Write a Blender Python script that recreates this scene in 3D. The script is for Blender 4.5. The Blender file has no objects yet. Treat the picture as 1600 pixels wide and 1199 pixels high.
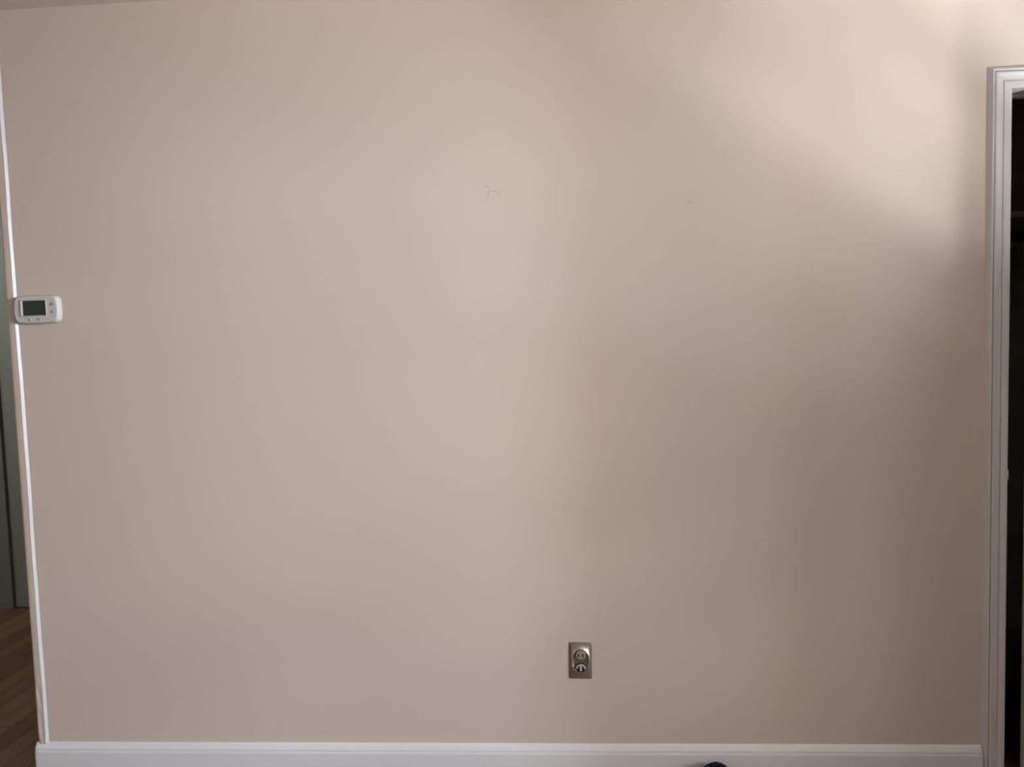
import bpy, bmesh, math
from mathutils import Vector, Matrix

S = bpy.context.scene
COL = S.collection

# ------------------------------------------------------------------ camera
cam_data = bpy.data.cameras.new('camera')
cam_data.sensor_fit = 'HORIZONTAL'
cam_data.sensor_width = 36.0
cam_data.lens = 1180.0 / 1600.0 * 36.0
cam_data.clip_start = 0.05
cam = bpy.data.objects.new('camera', cam_data)
COL.objects.link(cam)
R = Matrix(((0.9976806658800994, 0.026576522212118245, 0.06266559978289732),
            (0.060790624127354524, 0.06629712049941325, -0.9959463799882973),
            (-0.030623339910077988, 0.997445928499683, 0.06452775195337862)))
cam.matrix_world = Matrix.Translation((0.0, -2.28, 1.4063)) @ R.to_4x4()
S.camera = cam

# ------------------------------------------------------------------ exposure, world, added lights
S.view_settings.view_transform = 'Standard'
S.view_settings.look = 'None'
S.view_settings.exposure = 0.0
S.view_settings.gamma = 1.0
S.view_settings.use_curve_mapping = False

world = bpy.data.worlds.new('sky')
world.use_nodes = True
S.world = world
world.node_tree.nodes['Background'].inputs[0].default_value = (0.80, 0.90, 1.0, 1)
world.node_tree.nodes['Background'].inputs[1].default_value = 0.02


def area(name, loc, target, sx, sy, power, color=(1, 1, 1), spread=180):
    """rectangular area light, added to stand in for daylight or as fill"""
    ld = bpy.data.lights.new(name, 'AREA')
    ld.shape = 'RECTANGLE'
    ld.size, ld.size_y = sx, sy
    ld.energy = power
    ld.color = color
    ld.spread = math.radians(spread)
    o = bpy.data.objects.new(name, ld)
    COL.objects.link(o)
    o.location = loc
    d = Vector(target) - Vector(loc)
    o.rotation_euler = d.to_track_quat('-Z', 'Y').to_euler()


# x right, y into the picture, z up; the photographed wall is the plane y = 0
# window openings: (axis wall, lo, hi, sill, head)
WR = (-1.816, -1.13, 0.798, 2.178)      # right wall, near window (y range)
WR2 = (-3.20, -2.30, 0.80, 2.15)      # right wall, far window, unseen, added to pass more light (y range)
WL = (-2.70, -1.70, 0.80, 2.15)      # left wall window, unseen, added for side light (y range)
XR, YB, XL, HALL = 2.20, -3.60, -4.00, 1.60
HC = 2.444

# lights added beyond the near right window, fitted to the wall's brightness pattern
ADDED_LIGHTS = [
    ('added_light_edge', (7.36, -4.03, 1.4), 0.62, 0.84, 154.3),
    ('added_light_far', (8.36, -4.2, 0.54), 1.62, 1.85, 195.6),
    ('added_light_patch', (4.32, -3.42, -0.53), 0.15, 0.23, 162.7),
    ('added_light_near', (3.74, -2.52, 0.17), 0.59, 0.39, 60.1),
    ('added_light_high', (6.79, -5.61, 3.53), 0.99, 2.96, 142.6),
    ('added_light_low_far', (8.86, -8.21, -2.98), 1.54, 2.03, 811.0),
    ('added_light_mid', (5.29, -3.73, 2.65), 0.8, 0.96, 76.0),
    ('added_light_broad', (5.17, -2.8, 1.98), 1.21, 1.0, 299.2),
    ('added_light_low', (4.13, -3.83, -0.71), 1.22, 0.57, 324.5),
    ('added_light_wide', (5.92, -3.83, -0.16), 2.56, 0.27, 119.1),
    ('added_light_strip', (4.96, -2.52, 2.44), 0.19, 1.54, 207.9),
    ('added_light_corner', (2.94, -2.45, 0.04), 0.55, 0.15, 277.5),
]
TINT = {'added_light_wide': (0.86, 1.0, 1.154),  # fitted tint of each added light
        'added_light_near': (1.14, 1.0, 0.846),
        'added_light_far': (1.14, 1.0, 0.846),
        'added_light_mid': (1.14, 1.0, 0.846),
        'added_light_broad': (0.91, 1.0, 1.099),
        'added_light_high': (0.864, 1.0, 1.149),
        'added_light_strip': (0.86, 1.0, 1.154),
        'added_light_patch': (1.006, 1.0, 0.994),
        'added_light_edge': (1.134, 1.0, 0.852),
        'added_light_low': (0.986, 1.0, 1.015),
        'added_light_low_far': (0.92, 1.0, 1.088),
        'added_light_corner': (0.956, 1.0, 1.048)}
for n_, p_, sy_, sz_, e_ in ADDED_LIGHTS:
    area(n_, p_, (0, p_[1], p_[2]), sy_, sz_, e_, TINT.get(n_, (1, 1, 1)))
area('added_left_light', (XL - 0.12, -2.2, 1.475), (0, -2.2, 1.475), 1.00, 1.35, 13)  # added side light, brightens left-facing edges
area('added_hall_fill', (-3.4, 0.9, 2.40), (-3.4, 0.9, 0), 0.3, 0.3, 9.9)  # added fill under the hall ceiling, no visible source


# ------------------------------------------------------------------ materials
def mat(name, color, rough=0.6, metal=0.0, bump=None, var=None, spec=0.5, coat=0.0):
    m = bpy.data.materials.new(name)
    m.use_nodes = True
    nt = m.node_tree
    b = nt.nodes['Principled BSDF']
    b.inputs['Base Color'].default_value = (*color, 1)
    b.inputs['Roughness'].default_value = rough
    b.inputs['Metallic'].default_value = metal
    b.inputs['Specular IOR Level'].default_value = spec
    b.inputs['Coat Weight'].default_value = coat
    tc = nt.nodes.new('ShaderNodeTexCoord')
    if var:
        sc, amt = var
        n = nt.nodes.new('ShaderNodeTexNoise')
        n.inputs['Scale'].default_value = sc
        n.inputs['Detail'].default_value = 3
        nt.links.new(tc.outputs['Object'], n.inputs['Vector'])
        mx = nt.nodes.new('ShaderNodeMix')
        mx.data_type = 'RGBA'
        mx.inputs[6].default_value = tuple(c * (1 - amt) for c in color) + (1,)
        mx.inputs[7].default_value = tuple(min(1, c * (1 + amt)) for c in color) + (1,)
        nt.links.new(n.outputs['Fac'], mx.inputs[0])
        nt.links.new(mx.outputs[2], b.inputs['Base Color'])
    if bump:
        prev = None
        for sc, dist in bump:
            n = nt.nodes.new('ShaderNodeTexNoise')
            n.inputs['Scale'].default_value = sc
            n.inputs['Detail'].default_value = 2
            nt.links.new(tc.outputs['Object'], n.inputs['Vector'])
            bp = nt.nodes.new('ShaderNodeBump')
            bp.inputs['Strength'].default_value = 1.0
            bp.inputs['Distance'].default_value = dist
            nt.links.new(n.outputs['Fac'], bp.inputs['Height'])
            if prev:
                nt.links.new(prev.outputs['Normal'], bp.inputs['Normal'])
            prev = bp
        nt.links.new(prev.outputs['Normal'], b.inputs['Normal'])
    return m


def wood_floor(name, base, dark, axis='Y'):
    """narrow boards running along y, each with its own tone and grain"""
    m = bpy.data.materials.new(name)
    m.use_nodes = True
    nt = m.node_tree
    N, L = nt.nodes, nt.links
    b = N['Principled BSDF']
    tc = N.new('ShaderNodeTexCoord')
    mp = N.new('ShaderNodeMapping')
    mp.inputs['Rotation'].default_value = (0, 0, math.radians(90))
    L.new(tc.outputs['Object'], mp.inputs['Vector'])
    br = N.new('ShaderNodeTexBrick')
    br.offset = 0.37
    br.inputs['Scale'].default_value = 1.0
    br.inputs['Brick Width'].default_value = 0.9
    br.inputs['Row Height'].default_value = 0.083
    br.inputs['Mortar Size'].default_value = 0.0018
    br.inputs['Mortar Smooth'].default_value = 0.1
    br.inputs['Bias'].default_value = 0.0
    br.inputs['Color1'].default_value = (*base, 1)
    br.inputs['Color2'].default_value = (*dark, 1)
    br.inputs['Mortar'].default_value = (dark[0] * .25, dark[1] * .25, dark[2] * .25, 1)
    L.new(mp.outputs[0], br.inputs['Vector'])
    mp2 = N.new('ShaderNodeMapping')
    mp2.inputs['Scale'].default_value = (60, 2.5, 1)
    L.new(tc.outputs['Object'], mp2.inputs['Vector'])
    gn = N.new('ShaderNodeTexNoise')
    gn.inputs['Scale'].default_value = 1.5
    gn.inputs['Detail'].default_value = 5
    L.new(mp2.outputs[0], gn.inputs['Vector'])
    cr = N.new('ShaderNodeMapRange')
    cr.inputs[3].default_value = 0.6
    cr.inputs[4].default_value = 1.35
    L.new(gn.outputs['Fac'], cr.inputs[0])
    mx = N.new('ShaderNodeVectorMath')
    mx.operation = 'SCALE'
    L.new(br.outputs['Color'], mx.inputs[0])
    L.new(cr.outputs[0], mx.inputs['Scale'])
    L.new(mx.outputs[0], b.inputs['Base Color'])
    b.inputs['Roughness'].default_value = 0.38
    bp = N.new('ShaderNodeBump')
    bp.inputs['Distance'].default_value = 0.002
    inv = N.new('ShaderNodeMath')
    inv.operation = 'SUBTRACT'
    inv.inputs[0].default_value = 1.0
    L.new(br.outputs['Fac'], inv.inputs[1])
    L.new(inv.outputs[0], bp.inputs['Height'])
    L.new(bp.outputs[0], b.inputs['Normal'])
    return m


WALLC = (0.664, 0.562, 0.487)
M = {}
M['wall'] = mat('greige_wall_paint', WALLC, 0.55, bump=[(7, 0.0009), (70, 0.00022)], var=(3, 0.008), spec=0.25)
M['return'] = mat('greige_wall_edge_paint', WALLC, 0.5, bump=[(40, 0.002)], spec=0.3)
M['mark'] = mat('scuffed_darker_paint', (0.56, 0.475, 0.41), 0.6)
M['shell'] = mat('room_shell_paint', (0.56, 0.51, 0.46), 0.7)
M['ceiling'] = mat('ceiling_paint', (0.74, 0.68, 0.64), 0.7, bump=[(12, 0.002)])
M['trim'] = mat('white_gloss_trim_paint', (0.78, 0.755, 0.76), 0.32, bump=[(25, 0.0006)])
M['casing'] = mat('white_door_casing_paint', (0.69, 0.665, 0.66), 0.5, bump=[(30, 0.0004)])
M['bead'] = mat('white_corner_bead_paint', (0.64, 0.62, 0.625), 0.35, bump=[(60, 0.0015)])
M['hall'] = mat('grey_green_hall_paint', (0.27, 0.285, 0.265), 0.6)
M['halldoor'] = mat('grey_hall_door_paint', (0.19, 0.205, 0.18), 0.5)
M['floor'] = wood_floor('oak_strip_floor', (0.20, 0.115, 0.052), (0.125, 0.066, 0.032))
M['closet'] = mat('dark_closet_paint', (0.50, 0.48, 0.44), 0.8)
M['closetdark'] = mat('dark_closet_lower_panel', (0.25, 0.17, 0.13), 0.8)
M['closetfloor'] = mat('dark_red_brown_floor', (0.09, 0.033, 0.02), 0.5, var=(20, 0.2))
M['threshold'] = mat('worn_wood_threshold', (0.13, 0.085, 0.06), 0.5, var=(40, 0.2))
M['black'] = mat('black_metal', (0.01, 0.01, 0.012), 0.5)
M['plastic'] = mat('off_white_plastic', (0.60, 0.58, 0.58), 0.38)
M['bezel'] = mat('pale_grey_green_bezel', (0.58, 0.60, 0.58), 0.3)
M['lcd'] = mat('dark_green_lcd', (0.008, 0.014, 0.011), 0.3)
M['button'] = mat('grey_rubber_button', (0.34, 0.31, 0.30), 0.5)
M['button2'] = mat('pale_grey_button', (0.50, 0.47, 0.45), 0.5)
M['steel'] = mat('brushed_warm_steel', (0.60, 0.58, 0.53), 0.42, metal=1.0, bump=[(150, 0.00015)])
M['steel_edge'] = mat('dull_brown_steel', (0.30, 0.24, 0.22), 0.45, metal=0.8)
M['ivory'] = mat('aged_ivory_plastic', (0.34, 0.28, 0.17), 0.4)
M['slot'] = mat('dark_slot', (0.01, 0.008, 0.006), 0.8)
M['greyplastic'] = mat('grey_plastic', (0.50, 0.46, 0.46), 0.35)
M['navy'] = mat('navy_rubber', (0.004, 0.005, 0.022), 0.75, bump=[(80, 0.0005)], spec=0.15)
M['strike'] = mat('bright_brass_steel', (0.9, 0.85, 0.83), 0.3, metal=0.6)


# ------------------------------------------------------------------ helpers
def link(name, bm, m, parent=None, smooth=False, kind=None, bevel=0.0):
    bmesh.ops.recalc_face_normals(bm, faces=bm.faces[:])
    me = bpy.data.meshes.new(name)
    bm.to_mesh(me)
    bm.free()
    me.materials.append(m)
    if smooth:
        for p in me.polygons:
            p.use_smooth = True
    o = bpy.data.objects.new(name, me)
    COL.objects.link(o)
    if parent:
        o.parent = parent
    if kind:
        o['kind'] = kind
    if bevel:
        md = o.modifiers.new('bevel', 'BEVEL')
        md.width = bevel
        md.segments = 3
        md.limit_method = 'ANGLE'
    return o


def box(bm, x0, x1, y0, y1, z0, z1):
    v = [bm.verts.new((x, y, z)) for x in (x0, x1) for y in (y0, y1) for z in (z0, z1)]
    for f in ((0, 1, 3, 2), (4, 6, 7, 5), (0, 4, 5, 1), (2, 3, 7, 6), (0, 2, 6, 4), (1, 5, 7, 3)):
        bm.faces.new([v[i] for i in f])


def boxes(lst):
    bm = bmesh.new()
    for b in lst:
        box(bm, *b)
    return bm


def tag(o, label, cat, group=None):
    o['label'] = label
    o['category'] = cat
    if group:
        o['group'] = group


def rings(bm, loops, cap_first=True, cap_last=True):
    """join closed loops of equal length"""
    vs = [[bm.verts.new(p) for p in lp] for lp in loops]
    n = len(vs[0])
    for a, b in zip(vs, vs[1:]):
        for i in range(n):
            j = (i + 1) % n
            bm.faces.new((a[i], a[j], b[j], b[i]))
    if cap_first:
        bm.faces.new(vs[0])
    if cap_last:
        bm.faces.new(vs[-1])
    return vs


def sweep(bm, prof, path):
    """sweep a profile [(outward offset, height towards viewer)] along mitred frames
    path: list of (point(x,z), offset direction(x,z))"""
    cols = [[bm.verts.new((p[0] + d[0] * o, -h, p[1] + d[1] * o)) for o, h in prof] for p, d in path]
    n = len(prof)
    for a, b in zip(cols, cols[1:]):
        for i in range(n - 1):
            bm.faces.new((a[i], a[i + 1], b[i + 1], b[i]))
    bm.faces.new(cols[0])
    bm.faces.new(cols[-1])


# ------------------------------------------------------------------ the room shell
T = 0.12
x_end = -1.722           # free end of the photographed wall
DX0, DX1, DZ = 1.294, 2.03, 2.079   # closet door opening in it
# main wall: left of the door, above the door, right of the door
bm = bmesh.new()
box(bm, -1.688, DX0, 0, T, 0, HC)
box(bm, DX0, DX1, 0, T, DZ, HC)
box(bm, DX1, XR, 0, T, 0, HC)
wall = link('wall_front', bm, M['wall'], kind='structure')

# rounded greige plaster edge at the free end of the wall, a little uneven near its foot
bm = bmesh.new()
loops = []
K = 60
for k in range(K + 1):
    z = HC * k / K
    w = 0.0
    if z < 0.6:
        w = (math.sin(z * 61) + math.sin(z * 143 + 1)) * 0.0012 * (1 - z / 0.6)
    xe = x_end + w
    pts = [(-1.688, 0.004), (-1.6955, -0.0070), (-1.705, -0.0075 + abs(w)), (-1.714, -0.0070 + w), (xe + 0.003, -0.0050), (xe, 0.000),
           (xe, T - 0.008), (xe + 0.008, T), (-1.688, T)]
    loops.append([(x, y, z) for x, y in pts])
rings(bm, loops)
link('trim_1', bm, M['return'], kind='structure', smooth=False)

# white painted corner bead: a narrow ridge standing proud of the wall
bm = bmesh.new()
loops = []
for k in range(K * 2 + 1):
    z = 0.131 + (HC - 0.131) * k / (K * 2)
    w = (math.sin(z * 7.3) + math.sin(z * 19.1 + 2)) * 0.0005
    if z < 0.45:
        w += math.sin(z * 120) * 0.0006 * (1 - z / 0.45)
    pts = [(-1.6955 + w, 0.004), (-1.6960 + w, -0.0072), (-1.6950 + w, -0.0078), (-1.6938 + w, -0.0073), (-1.6884 + w, -0.0008), (-1.6875 + w, 0.004)]
    loops.append([(x, y, z) for x, y in pts])
rings(bm, loops)
link('trim_2', bm, M['bead'], kind='structure')

# floor, ceiling
link('floor', boxes([(XL, XR, YB, 0.0, -0.1, 0), (XL, -1.60, 0.0, HALL + .1, -0.1, 0), (-1.6, DX0, 0, T, -0.1, -0.001),
                     (DX1, XR, 0, T, -0.1, -0.001)]), M['floor'], kind='structure')
link('ceiling', boxes([(XL, XR, YB, HALL + .1, HC, HC + 0.1)]), M['ceiling'], kind='structure')


def wall_x(name, x0, x1, ylo, yhi, holes, m):
    """wall in a plane x = const with window holes (lo, hi, sill, head)"""
    L = []
    y = ylo
    for lo, hi, s, h in sorted(holes):
        L += [(x0, x1, y, lo, 0, HC), (x0, x1, lo, hi, 0, s), (x0, x1, lo, hi, h, HC)]
        y = hi
    L.append((x0, x1, y, yhi, 0, HC))
    return link(name, boxes(L), m, kind='structure')


def wall_y(name, y0, y1, xlo, xhi, holes, m):
    L = []
    x = xlo
    for lo, hi, s, h in sorted(holes):
        L += [(x, lo, y0, y1, 0, HC), (lo, hi, y0, y1, 0, s), (lo, hi, y0, y1, h, HC)]
        x = hi
    L.append((x, xhi, y0, y1, 0, HC))
    return link(name, boxes(L), m, kind='structure')


WRH = (WR[0] - 0.04, WR[1] + 0.04, WR[2] - 0.05, WR[3] + 0.04)   # rough opening round the sash
wall_x('wall_right', XR, XR + 0.14, YB - 0.14, T, [WRH, WR2], M['shell'])
wall_x('wall_left', XL - 0.1, XL, YB - 0.14, HALL + 0.1, [WL], M['shell'])
wall_y('wall_back', YB - 0.14, YB, XL, XR, [], M['shell'])
wall_y('wall_hall', HALL, HALL + 0.1, XL, -1.55, [], M['hall'])
wall_x('wall_hall_side', -1.65, -1.55, T, HALL, [], M['hall'])

# sash frames of the three windows, far right and left ones added (stiles, meeting rail, head and sill)
def sash(name, kind, lo, hi, s, h, at0, depth=0.045):
    L = []
    mid = s + (h - s) * 0.5
    def add(a0, a1, z0, z1, t0=0.0, t1=depth):
        if kind == 'x':
            L.append((at0 + t0, at0 + t1, a0, a1, z0, z1))
        else:
            L.append((a0, a1, at0 + t0, at0 + t1, z0, z1))
    e = 0.001
    add(lo + e, lo + 0.04, s + e, h - e)
    add(hi - 0.04, hi - e, s + e, h - e)
    add(lo + 0.04, hi - 0.04, s + e, s + 0.05)
    add(lo + 0.04, hi - 0.04, h - 0.04, h - e)
    add(lo + 0.04, hi - 0.04, mid - 0.03, mid + 0.03)
    return link(name, boxes(L), M['trim'], kind='structure')


sash('window_1', 'x', *WRH, XR + 0.002, 0.136)
sash('added_window_2', 'x', *WR2, XR + 0.06)
sash('added_window_3', 'x', *WL, XL - 0.075)

# ------------------------------------------------------------------ baseboard along the photographed wall
bm = bmesh.new()
prof = [(0.0, 0.0), (0.0, 0.016), (0.101, 0.016), (0.1055, 0.0150), (0.1080, 0.0130), (0.1100, 0.0145), (0.115, 0.0135), (0.125, 0.0075), (0.1295, 0.003), (0.1305, 0.0)]
loops = []
for x, ins, top in ((-1.7325, 0.006, 0.004), (-1.7295, 0.002, 0.001), (-1.724, 0.0, 0.0), (-1.5, 0, 0), (-0.8, 0, 0), (0.0, 0, 0), (0.7, 0, 0), (1.2355, 0.0, 0.0)):
    loops.append([(x, -max(h - ins, 0.0) if h > 0 else 0.0, max(z - top, 0.0) if z > 0.05 else z) for z, h in prof])
rings(bm, loops)
link('baseboard_front', bm, M['trim'], kind='structure')

# ------------------------------------------------------------------ door casing and jamb
prof = [(-0.001, 0.0), (0.0015, 0.0040), (0.0050, 0.0105), (0.0080, 0.0145), (0.0105, 0.0155), (0.0125, 0.0145), (0.0132, 0.0085), (0.0152, 0.0085),
        (0.0157, 0.0135), (0.0185, 0.0155), (0.022, 0.0150), (0.027, 0.0125), (0.033, 0.0105), (0.0385, 0.0100), (0.0395, 0.0060), (0.0415, 0.0060),
        (0.0420, 0.0095), (0.046, 0.0100), (0.055, 0.0095), (0.0590, 0.0085), (0.0610, 0.0065), (0.0615, 0.0)]
cx0, cx1, cz = 1.2380, 2.0915, 2.1215
bm = bmesh.new()
sweep(bm, prof, [((cx0, 0.0), (1, 0)), ((cx0, cz), (1, -1)), ((cx1, cz), (-1, -1)), ((cx1, 0.0), (-1, 0))])
door = link('door_1', bm, M['casing'], kind='structure')
jb = boxes([(DX0 + 0.0005, DX0 + 0.0125, 0.001, T, 0, DZ - 0.014), (DX1 - 0.014, DX1 - 0.0005, 0.001, T, 0, DZ - 0.014),
            (DX0 + 0.0005, DX1 - 0.0005, 0.001, T, DZ - 0.014, DZ - 0.0005)])
link('door_jamb', jb, M['casing'], door)
st = boxes([(DX0 + 0.014, DX1 - 0.014, 0.078, 0.098, DZ - 0.021, DZ - 0.014)])
link('door_stop', st, M['casing'], door)
# strike plate lip at the jamb edge
bm = bmesh.new()
loops = []
for z in (0.937, 0.942, 0.962, 0.967):
    e = 0.0 if 0.94 < z < 0.965 else 0.0012
    loops.append([(1.2980, -0.0105 + e, z), (1.3015, -0.0125 + e, z), (1.3010, -0.0075, z), (1.3040, -0.0045, z), (1.3010, -0.0095 + e, z), (1.2985, -0.0088 + e, z)])
rings(bm, loops)
so = link('strike_plate', bm, M['strike'], door)
so['label'] = 'small bright metal strike plate on the door jamb'

# sliding closet door leaf standing almost shut, a dark gap left beside the jamb
bm = bmesh.new()
box(bm, 1.3715, DX1 - 0.016, 0.010, 0.034, 0.012, DZ - 0.030)
lf = link('door_leaf', bm, M['casing'], door, bevel=0.002)
lf['label'] = 'white door leaf beside the dark gap'
# recessed panels on the leaf
bm = boxes([(1.45, 1.93, 0.0075, 0.0105, 1.10, 1.90), (1.45, 1.93, 0.0075, 0.0105, 0.25, 0.95)])
link('door_panel', bm, M['casing'], lf, bevel=0.001)

# ------------------------------------------------------------------ closet behind the door
CY = 0.66
link('wall_closet', boxes([(1.20, XR, CY, CY + 0.1, 0.22, HC), (1.14, 1.20, T, CY + .1, 0.0, HC), (XR, XR + 0.14, T, CY + .1, 0.0, HC)]), M['closet'], kind='structure')
link('baseboard_closet', boxes([(1.20, XR, CY - 0.012, CY + 0.1, 0.0, 0.22)]), M['closetdark'], kind='structure')
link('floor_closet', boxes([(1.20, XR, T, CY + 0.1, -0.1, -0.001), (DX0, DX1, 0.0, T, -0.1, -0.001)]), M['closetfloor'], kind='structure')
link('trim_3', boxes([(DX0 + 0.015, DX1 - 0.015, 0.055, 0.125, -0.001, 0.006)]), M['threshold'], kind='structure', bevel=0.002)
sh = bpy.data.objects.new('closet_shelf', None)
COL.objects.link(sh)
sh.location = (1.70, CY, 1.70)
tag(sh, 'dark shelf with a black rod inside the closet behind the door gap', 'shelf')


def rel(o, parent):
    o.parent = parent
    o.matrix_parent_inverse = Matrix.Translation(parent.location).inverted()
    return o


def closet_parts(zs):
    rel(link('shelf_board', boxes([(1.203, XR - 0.003, 0.34, CY - 0.001, zs, zs + 0.02)]), M['closet'], bevel=0.002), sh)
    rel(link('cleat', boxes([(1.203, XR - 0.003, CY - 0.021, CY - 0.001, zs - 0.07, zs - 0.0005)]), M['closet'], bevel=0.002), sh)
    bm = bmesh.new()
    n = 20
    rings(bm, [[(x, 0.40 + 0.016 * math.cos(t * 2 * math.pi / n), zs - 0.059 + 0.016 * math.sin(t * 2 * math.pi / n)) for t in range(n)] for x in (1.203, XR - 0.003)])
    rel(link('closet_rod', bm, M['black'], smooth=False), sh)


closet_parts(1.742)

# ------------------------------------------------------------------ hallway beyond the wall end
hd = boxes([(-3.90, -2.995, HALL - 0.034, HALL - 0.001, 0.0, 2.30)])
h = link('door_2', hd, M['halldoor'], kind='structure', bevel=0.002)
link('trim_4', boxes([(-2.993, -2.60, HALL - 0.018, HALL - 0.001, 0.004, 2.12)]), M['hall'], kind='structure', bevel=0.002)

# ------------------------------------------------------------------ marks of old plaster repairs on the wall
def ridge(name, pts, r=0.0011):
    """a thin smear of dried paint standing off the wall"""
    bm = bmesh.new()
    loops = []
    n = 8
    P = [Vector((x, 0, z)) for x, z in pts]
    for i, p in enumerate(P):
        a = P[max(i - 1, 0)]
        b = P[min(i + 1, len(P) - 1)]
        t = (b - a).normalized()
        s = Vector((t.z, 0, -t.x))
        rr = r * (0.25 if i in (0, len(P) - 1) else 1.0) * (0.8 + 0.3 * math.sin(i * 2.3))
        loops.append([tuple(p + s * rr * 1.6 * math.cos(k * 2 * math.pi / n) + Vector((0, -1, 0)) * rr * math.sin(k * 2 * math.pi / n)) for k in range(n)])
    rings(bm, loops)
    o = link(name, bm, M['mark'], wall, smooth=True)
    return o


def px(u, v):     # wall-plane spots measured from the photograph, in metres
    o = Vector((0.0, -2.28, 1.4063))
    d = R @ Vector((u - 800.0, -(v - 599.5), -1180.0))
    p = o + d * (2.28 / d.y)
    return (p.x, p.z)


for mk in ([(757, 292), (762, 290), (766, 294), (765, 299), (763, 304), (762, 309)],
           [(767, 299), (773, 298), (778, 299), (782, 303), (779, 306)],
           [(770, 305), (774, 307)],
           [(1072, 316), (1076, 316.5), (1080, 315.5), (1083, 316)],
           [(474, 1058), (476, 1057)],
           [(322, 10), (326, 8), (327, 12)],
           [(523, 6), (527, 8)],
           [(822, 463), (826, 462)],
           [(1003, 563), (1010, 562.5), (1017, 562.5)],
           [(1484, 714), (1487, 713)],
           [(1510, 766), (1512, 764)], [(1500, 717), (1503, 714)]):
    ridge('paint_mark', [px(*p) for p in mk], 0.0011 if len(mk) > 3 else 0.0009)

# ------------------------------------------------------------------ thermostat
tx, tz = -1.6160, 1.5297
th = bpy.data.objects.new('thermostat', None)
COL.objects.link(th)
th.location = (tx, 0, tz)
th.rotation_euler = (0, math.radians(0.0), 0)
tag(th, 'white plastic wall thermostat with dark screen beside the white corner edge', 'thermostat')


def th_outline(w, h, bulge_x, bulge_z, r, y, n=9):
    """rounded rectangle whose four sides bow outwards; centred on 0"""
    pts = []
    W, H = w - bulge_x, h - bulge_z
    base = []
    for (cx_, cz_, a0) in ((W - r, H - r, 0), (-(W - r), H - r, 90), (-(W - r), -(H - r), 180), (W - r, -(H - r), 270)):
        for k in range(n):
            a = math.radians(a0 + 90.0 * k / (n - 1))
            base.append((cx_ + r * math.cos(a), cz_ + r * math.sin(a)))
    # subdivide long sides
    out = []
    for i in range(len(base)):
        a, b = base[i], base[(i + 1) % len(base)]
        out.append(a)
        d = math.hypot(b[0] - a[0], b[1] - a[1])
        if d > 0.02:
            for k in range(1, 8):
                out.append((a[0] + (b[0] - a[0]) * k / 8, a[1] + (b[1] - a[1]) * k / 8))
    res = []
    for x, z in out:
        fx = max(0, 1 - (z / H) ** 2) * min(1, abs(x) / W) ** 3
        fz = max(0, 1 - (x / W) ** 2) * min(1, abs(z) / H) ** 3
        res.append((x + math.copysign(bulge_x * fx, x), y, z + math.copysign(bulge_z * fz, z)))
    return res


bm = bmesh.new()
rings(bm, [th_outline(0.0745, 0.0440, 0.006, 0.003, 0.010, -0.001), th_outline(0.0755, 0.0450, 0.006, 0.003, 0.010, -0.004),
           th_outline(0.0745, 0.0440, 0.006, 0.003, 0.010, -0.0105), th_outline(0.0735, 0.0430, 0.006, 0.003, 0.010, -0.0160),
           th_outline(0.0700, 0.0412, 0.006, 0.003, 0.009, -0.0203), th_outline(0.0675, 0.0392, 0.006, 0.003, 0.009, -0.0215)])
link('body', bm, M['plastic'], th, smooth=True)
th.children[0].data.polygons.foreach_set('use_smooth', [len(p.vertices) == 4 for p in th.children[0].data.polygons])

sx0, sx1, sz0, sz1 = -0.0395, 0.0340, -0.0185, 0.0270   # screen
e = 0.0030
bm = bmesh.new()
F = -0.0215
rings(bm, [[(sx0 - e - .004, F + .0005, sz0 - e), (sx1 + e, F + .0005, sz0 - e), (sx1 + e, F + .0005, sz1 + e), (sx0 - e - .004, F + .0005, sz1 + e)],
           [(sx0 - e - .004, F - .0018, sz0 - e), (sx1 + e, F - .0018, sz0 - e), (sx1 + e, F - .0018, sz1 + e), (sx0 - e - .004, F - .0018, sz1 + e)],
           [(sx0 - .005, F - .0040, sz0 - .0012), (sx1 + .0012, F - .0022, sz0 - .0012), (sx1 + .0012, F - .0022, sz1 + .0012), (sx0 - .005, F - .0040, sz1 + .0012)],
           [(sx0, F - .0006, sz0), (sx1, F - .0006, sz0), (sx1, F - .0006, sz1), (sx0, F - .0006, sz1)]], cap_last=True)
bz = link('screen_bezel', bm, M['bezel'], th)
bz['label'] = 'pale grey frame around the screen'
bm = boxes([(sx0 + .0002, sx1 - .0002, F - .0010, F - .0004, sz0 + .0002, sz1 - .0002)])
lc = link('screen', bm, M['lcd'], th)
lc['label'] = 'dark green blank display'


def button(name, x, z, rx, rz, m, slant):
    bm = bmesh.new()
    n = 20
    L = []
    for f, y in ((1.0, -0.0210), (1.0, -0.0223), (0.8, -0.0233), (0.4, -0.0238)):
        L.append([(x + rx * f * math.cos(k * 2 * math.pi / n), y, z + rz * f * math.sin(k * 2 * math.pi / n) + slant * math.cos(k * 2 * math.pi / n) * rx * f) for k in range(n)])
    rings(bm, L)
    return link(name, bm, m, th, smooth=True)


for x, z in ((0.0550, 0.0150), (0.0550, -0.0085)):
    button('button', x, z, 0.0055, 0.0052, M['button'], 0.1)
for x, z in ((-0.0180, -0.0310), (0.0110, -0.0305)):
    button('button', x, z, 0.0062, 0.0042, M['button2'], 0.0)

# ------------------------------------------------------------------ wall outlet
ox, oz = 0.0425, 0.3960
ot = bpy.data.objects.new('wall_outlet', None)
COL.objects.link(ot)
ot.location = (ox, 0, oz)
ot.rotation_euler = (0, math.radians(0.9), 0)
tag(ot, 'two-socket wall outlet with a brushed metal cover plate above the baseboard', 'outlet')
W, H = 0.0345, 0.0572


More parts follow.
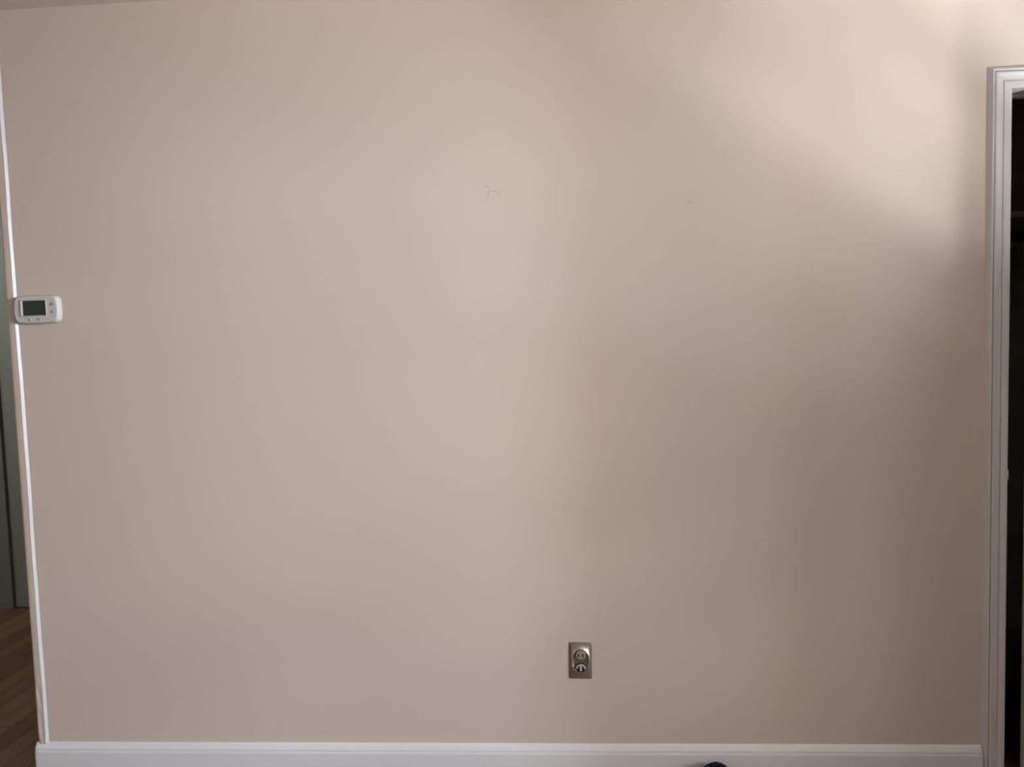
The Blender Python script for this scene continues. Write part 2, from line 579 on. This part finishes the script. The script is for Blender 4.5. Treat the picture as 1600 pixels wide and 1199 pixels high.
def sq(w, h, y, nx=12, nz=20):
    p = []
    for i in range(nx): p.append((-w + 2 * w * i / nx, y, -h))
    for i in range(nz): p.append((w, y, -h + 2 * h * i / nz))
    for i in range(nx): p.append((w - 2 * w * i / nx, y, h))
    for i in range(nz): p.append((-w, y, h - 2 * h * i / nz))
    return p


def ell(a, b, y, dz=0.0):
    """ellipse points matched one to one with the square loop"""
    out = []
    for x, _, z in sq(W, H, 0):
        t = math.atan2(z / H, x / W)
        out.append((a * math.cos(t), y, b * math.sin(t) + dz))
    return out


bm = bmesh.new()
rings(bm, [sq(W, H, -0.0003), sq(W, H, -0.0018), sq(W - 0.0035, H - 0.0035, -0.0046), sq(W - .005, H - .005, -0.0050),
           ell(0.0285, 0.0395, -0.0052), ell(0.0280, 0.0387, -0.0068), ell(0.0268, 0.0372, -0.0076), ell(0.0256, 0.0358, -0.0068), ell(0.0245, 0.0345, -0.0045),
           ell(0.018, 0.028, -0.0040), ell(0.008, 0.010, -0.0040)])
pl = link('cover_plate', bm, M['steel'], ot, smooth=True)
pl.data.polygons.foreach_set('use_smooth', [len(p.vertices) == 4 for p in pl.data.polygons])
pl.data.materials.append(M['steel_edge'])
for i, p in enumerate(pl.data.polygons):
    c = p.center
    if abs(c.x) > W - 0.0045 or abs(c.z) > H - 0.0045 or (c.x / 0.0250) ** 2 + (c.z / 0.0352) ** 2 < 1.0:
        p.material_index = 1


def receptacle(name, z, m, a0=0, a1=360):
    bm = bmesh.new()
    n = 40
    L = []
    for f, y in ((1.0, -0.0038), (1.0, -0.0088), (0.93, -0.0098), (0.5, -0.0100)):
        L.append([(0.0150 * f * math.cos(k * 2 * math.pi / n), y, z + max(-0.0135, min(0.0135, 0.0142 * math.sin(k * 2 * math.pi / n))) * f) for k in range(n)])
    rings(bm, L)
    return link(name, bm, m, ot, smooth=False)


up = receptacle('socket', 0.0195, M['ivory'])
up['label'] = 'ivory upper socket'
for s in (-1, 1):
    slo = link('slot', boxes([(s * 0.0064 - 0.0019, s * 0.0064 + 0.0019, -0.0103, -0.0098, 0.0145 + (0 if s < 0 else -.001), 0.0240)]), M['slot'], up)
lo = receptacle('socket', -0.0210, M['slot'])
lo['label'] = 'dark lower socket with a grey arched cap'
# grey arch and centre tab on the lower socket
bm = bmesh.new()
n = 24
L = []
for k in range(n + 1):
    a = math.radians(-8 + 188.0 * k / n)
    c, s_ = math.cos(a), math.sin(a)
    zc = -0.0215
    L.append([(0.0150 * c, -0.0098, zc + 0.0135 * s_), (0.0150 * c, -0.0118, zc + 0.0135 * s_), (0.0125 * c, -0.0130, zc + 0.0112 * s_), (0.0095 * c, -0.0118, zc + 0.0090 * s_), (0.0095 * c, -0.0098, zc + 0.0090 * s_)])
rings(bm, L)
box(bm, -0.0030, 0.0035, -0.0122, -0.0098, -0.0290, -0.0128)
link('arched_cap', bm, M['greyplastic'], lo, bevel=0.0)
bm = bmesh.new()
rings(bm, [[(0.0022 * f * math.cos(k * math.pi / 8), y, 0.0005 + 0.0022 * f * math.sin(k * math.pi / 8)) for k in range(16)] for f, y in ((1, -0.0038), (1, -0.0050), (0.6, -0.0056))])
link('screw', bm, M['steel_edge'], ot)

# ------------------------------------------------------------------ navy ball on the floor against the baseboard
bm = bmesh.new()
bmesh.ops.create_uvsphere(bm, u_segments=48, v_segments=32, radius=0.0525)
# raised moulding seam round the ball
for v in bm.verts:
    d = abs(v.co.z)
    if d < 0.002:
        v.co *= 1.012
ball = link('rubber_ball', bm, M['navy'], smooth=True)
ball.location = (0.4400, -0.0705, 0.0525)
ball.rotation_euler = (math.radians(60), math.radians(20), 0)
tag(ball, 'small navy blue ball on the floor against the white baseboard', 'ball')
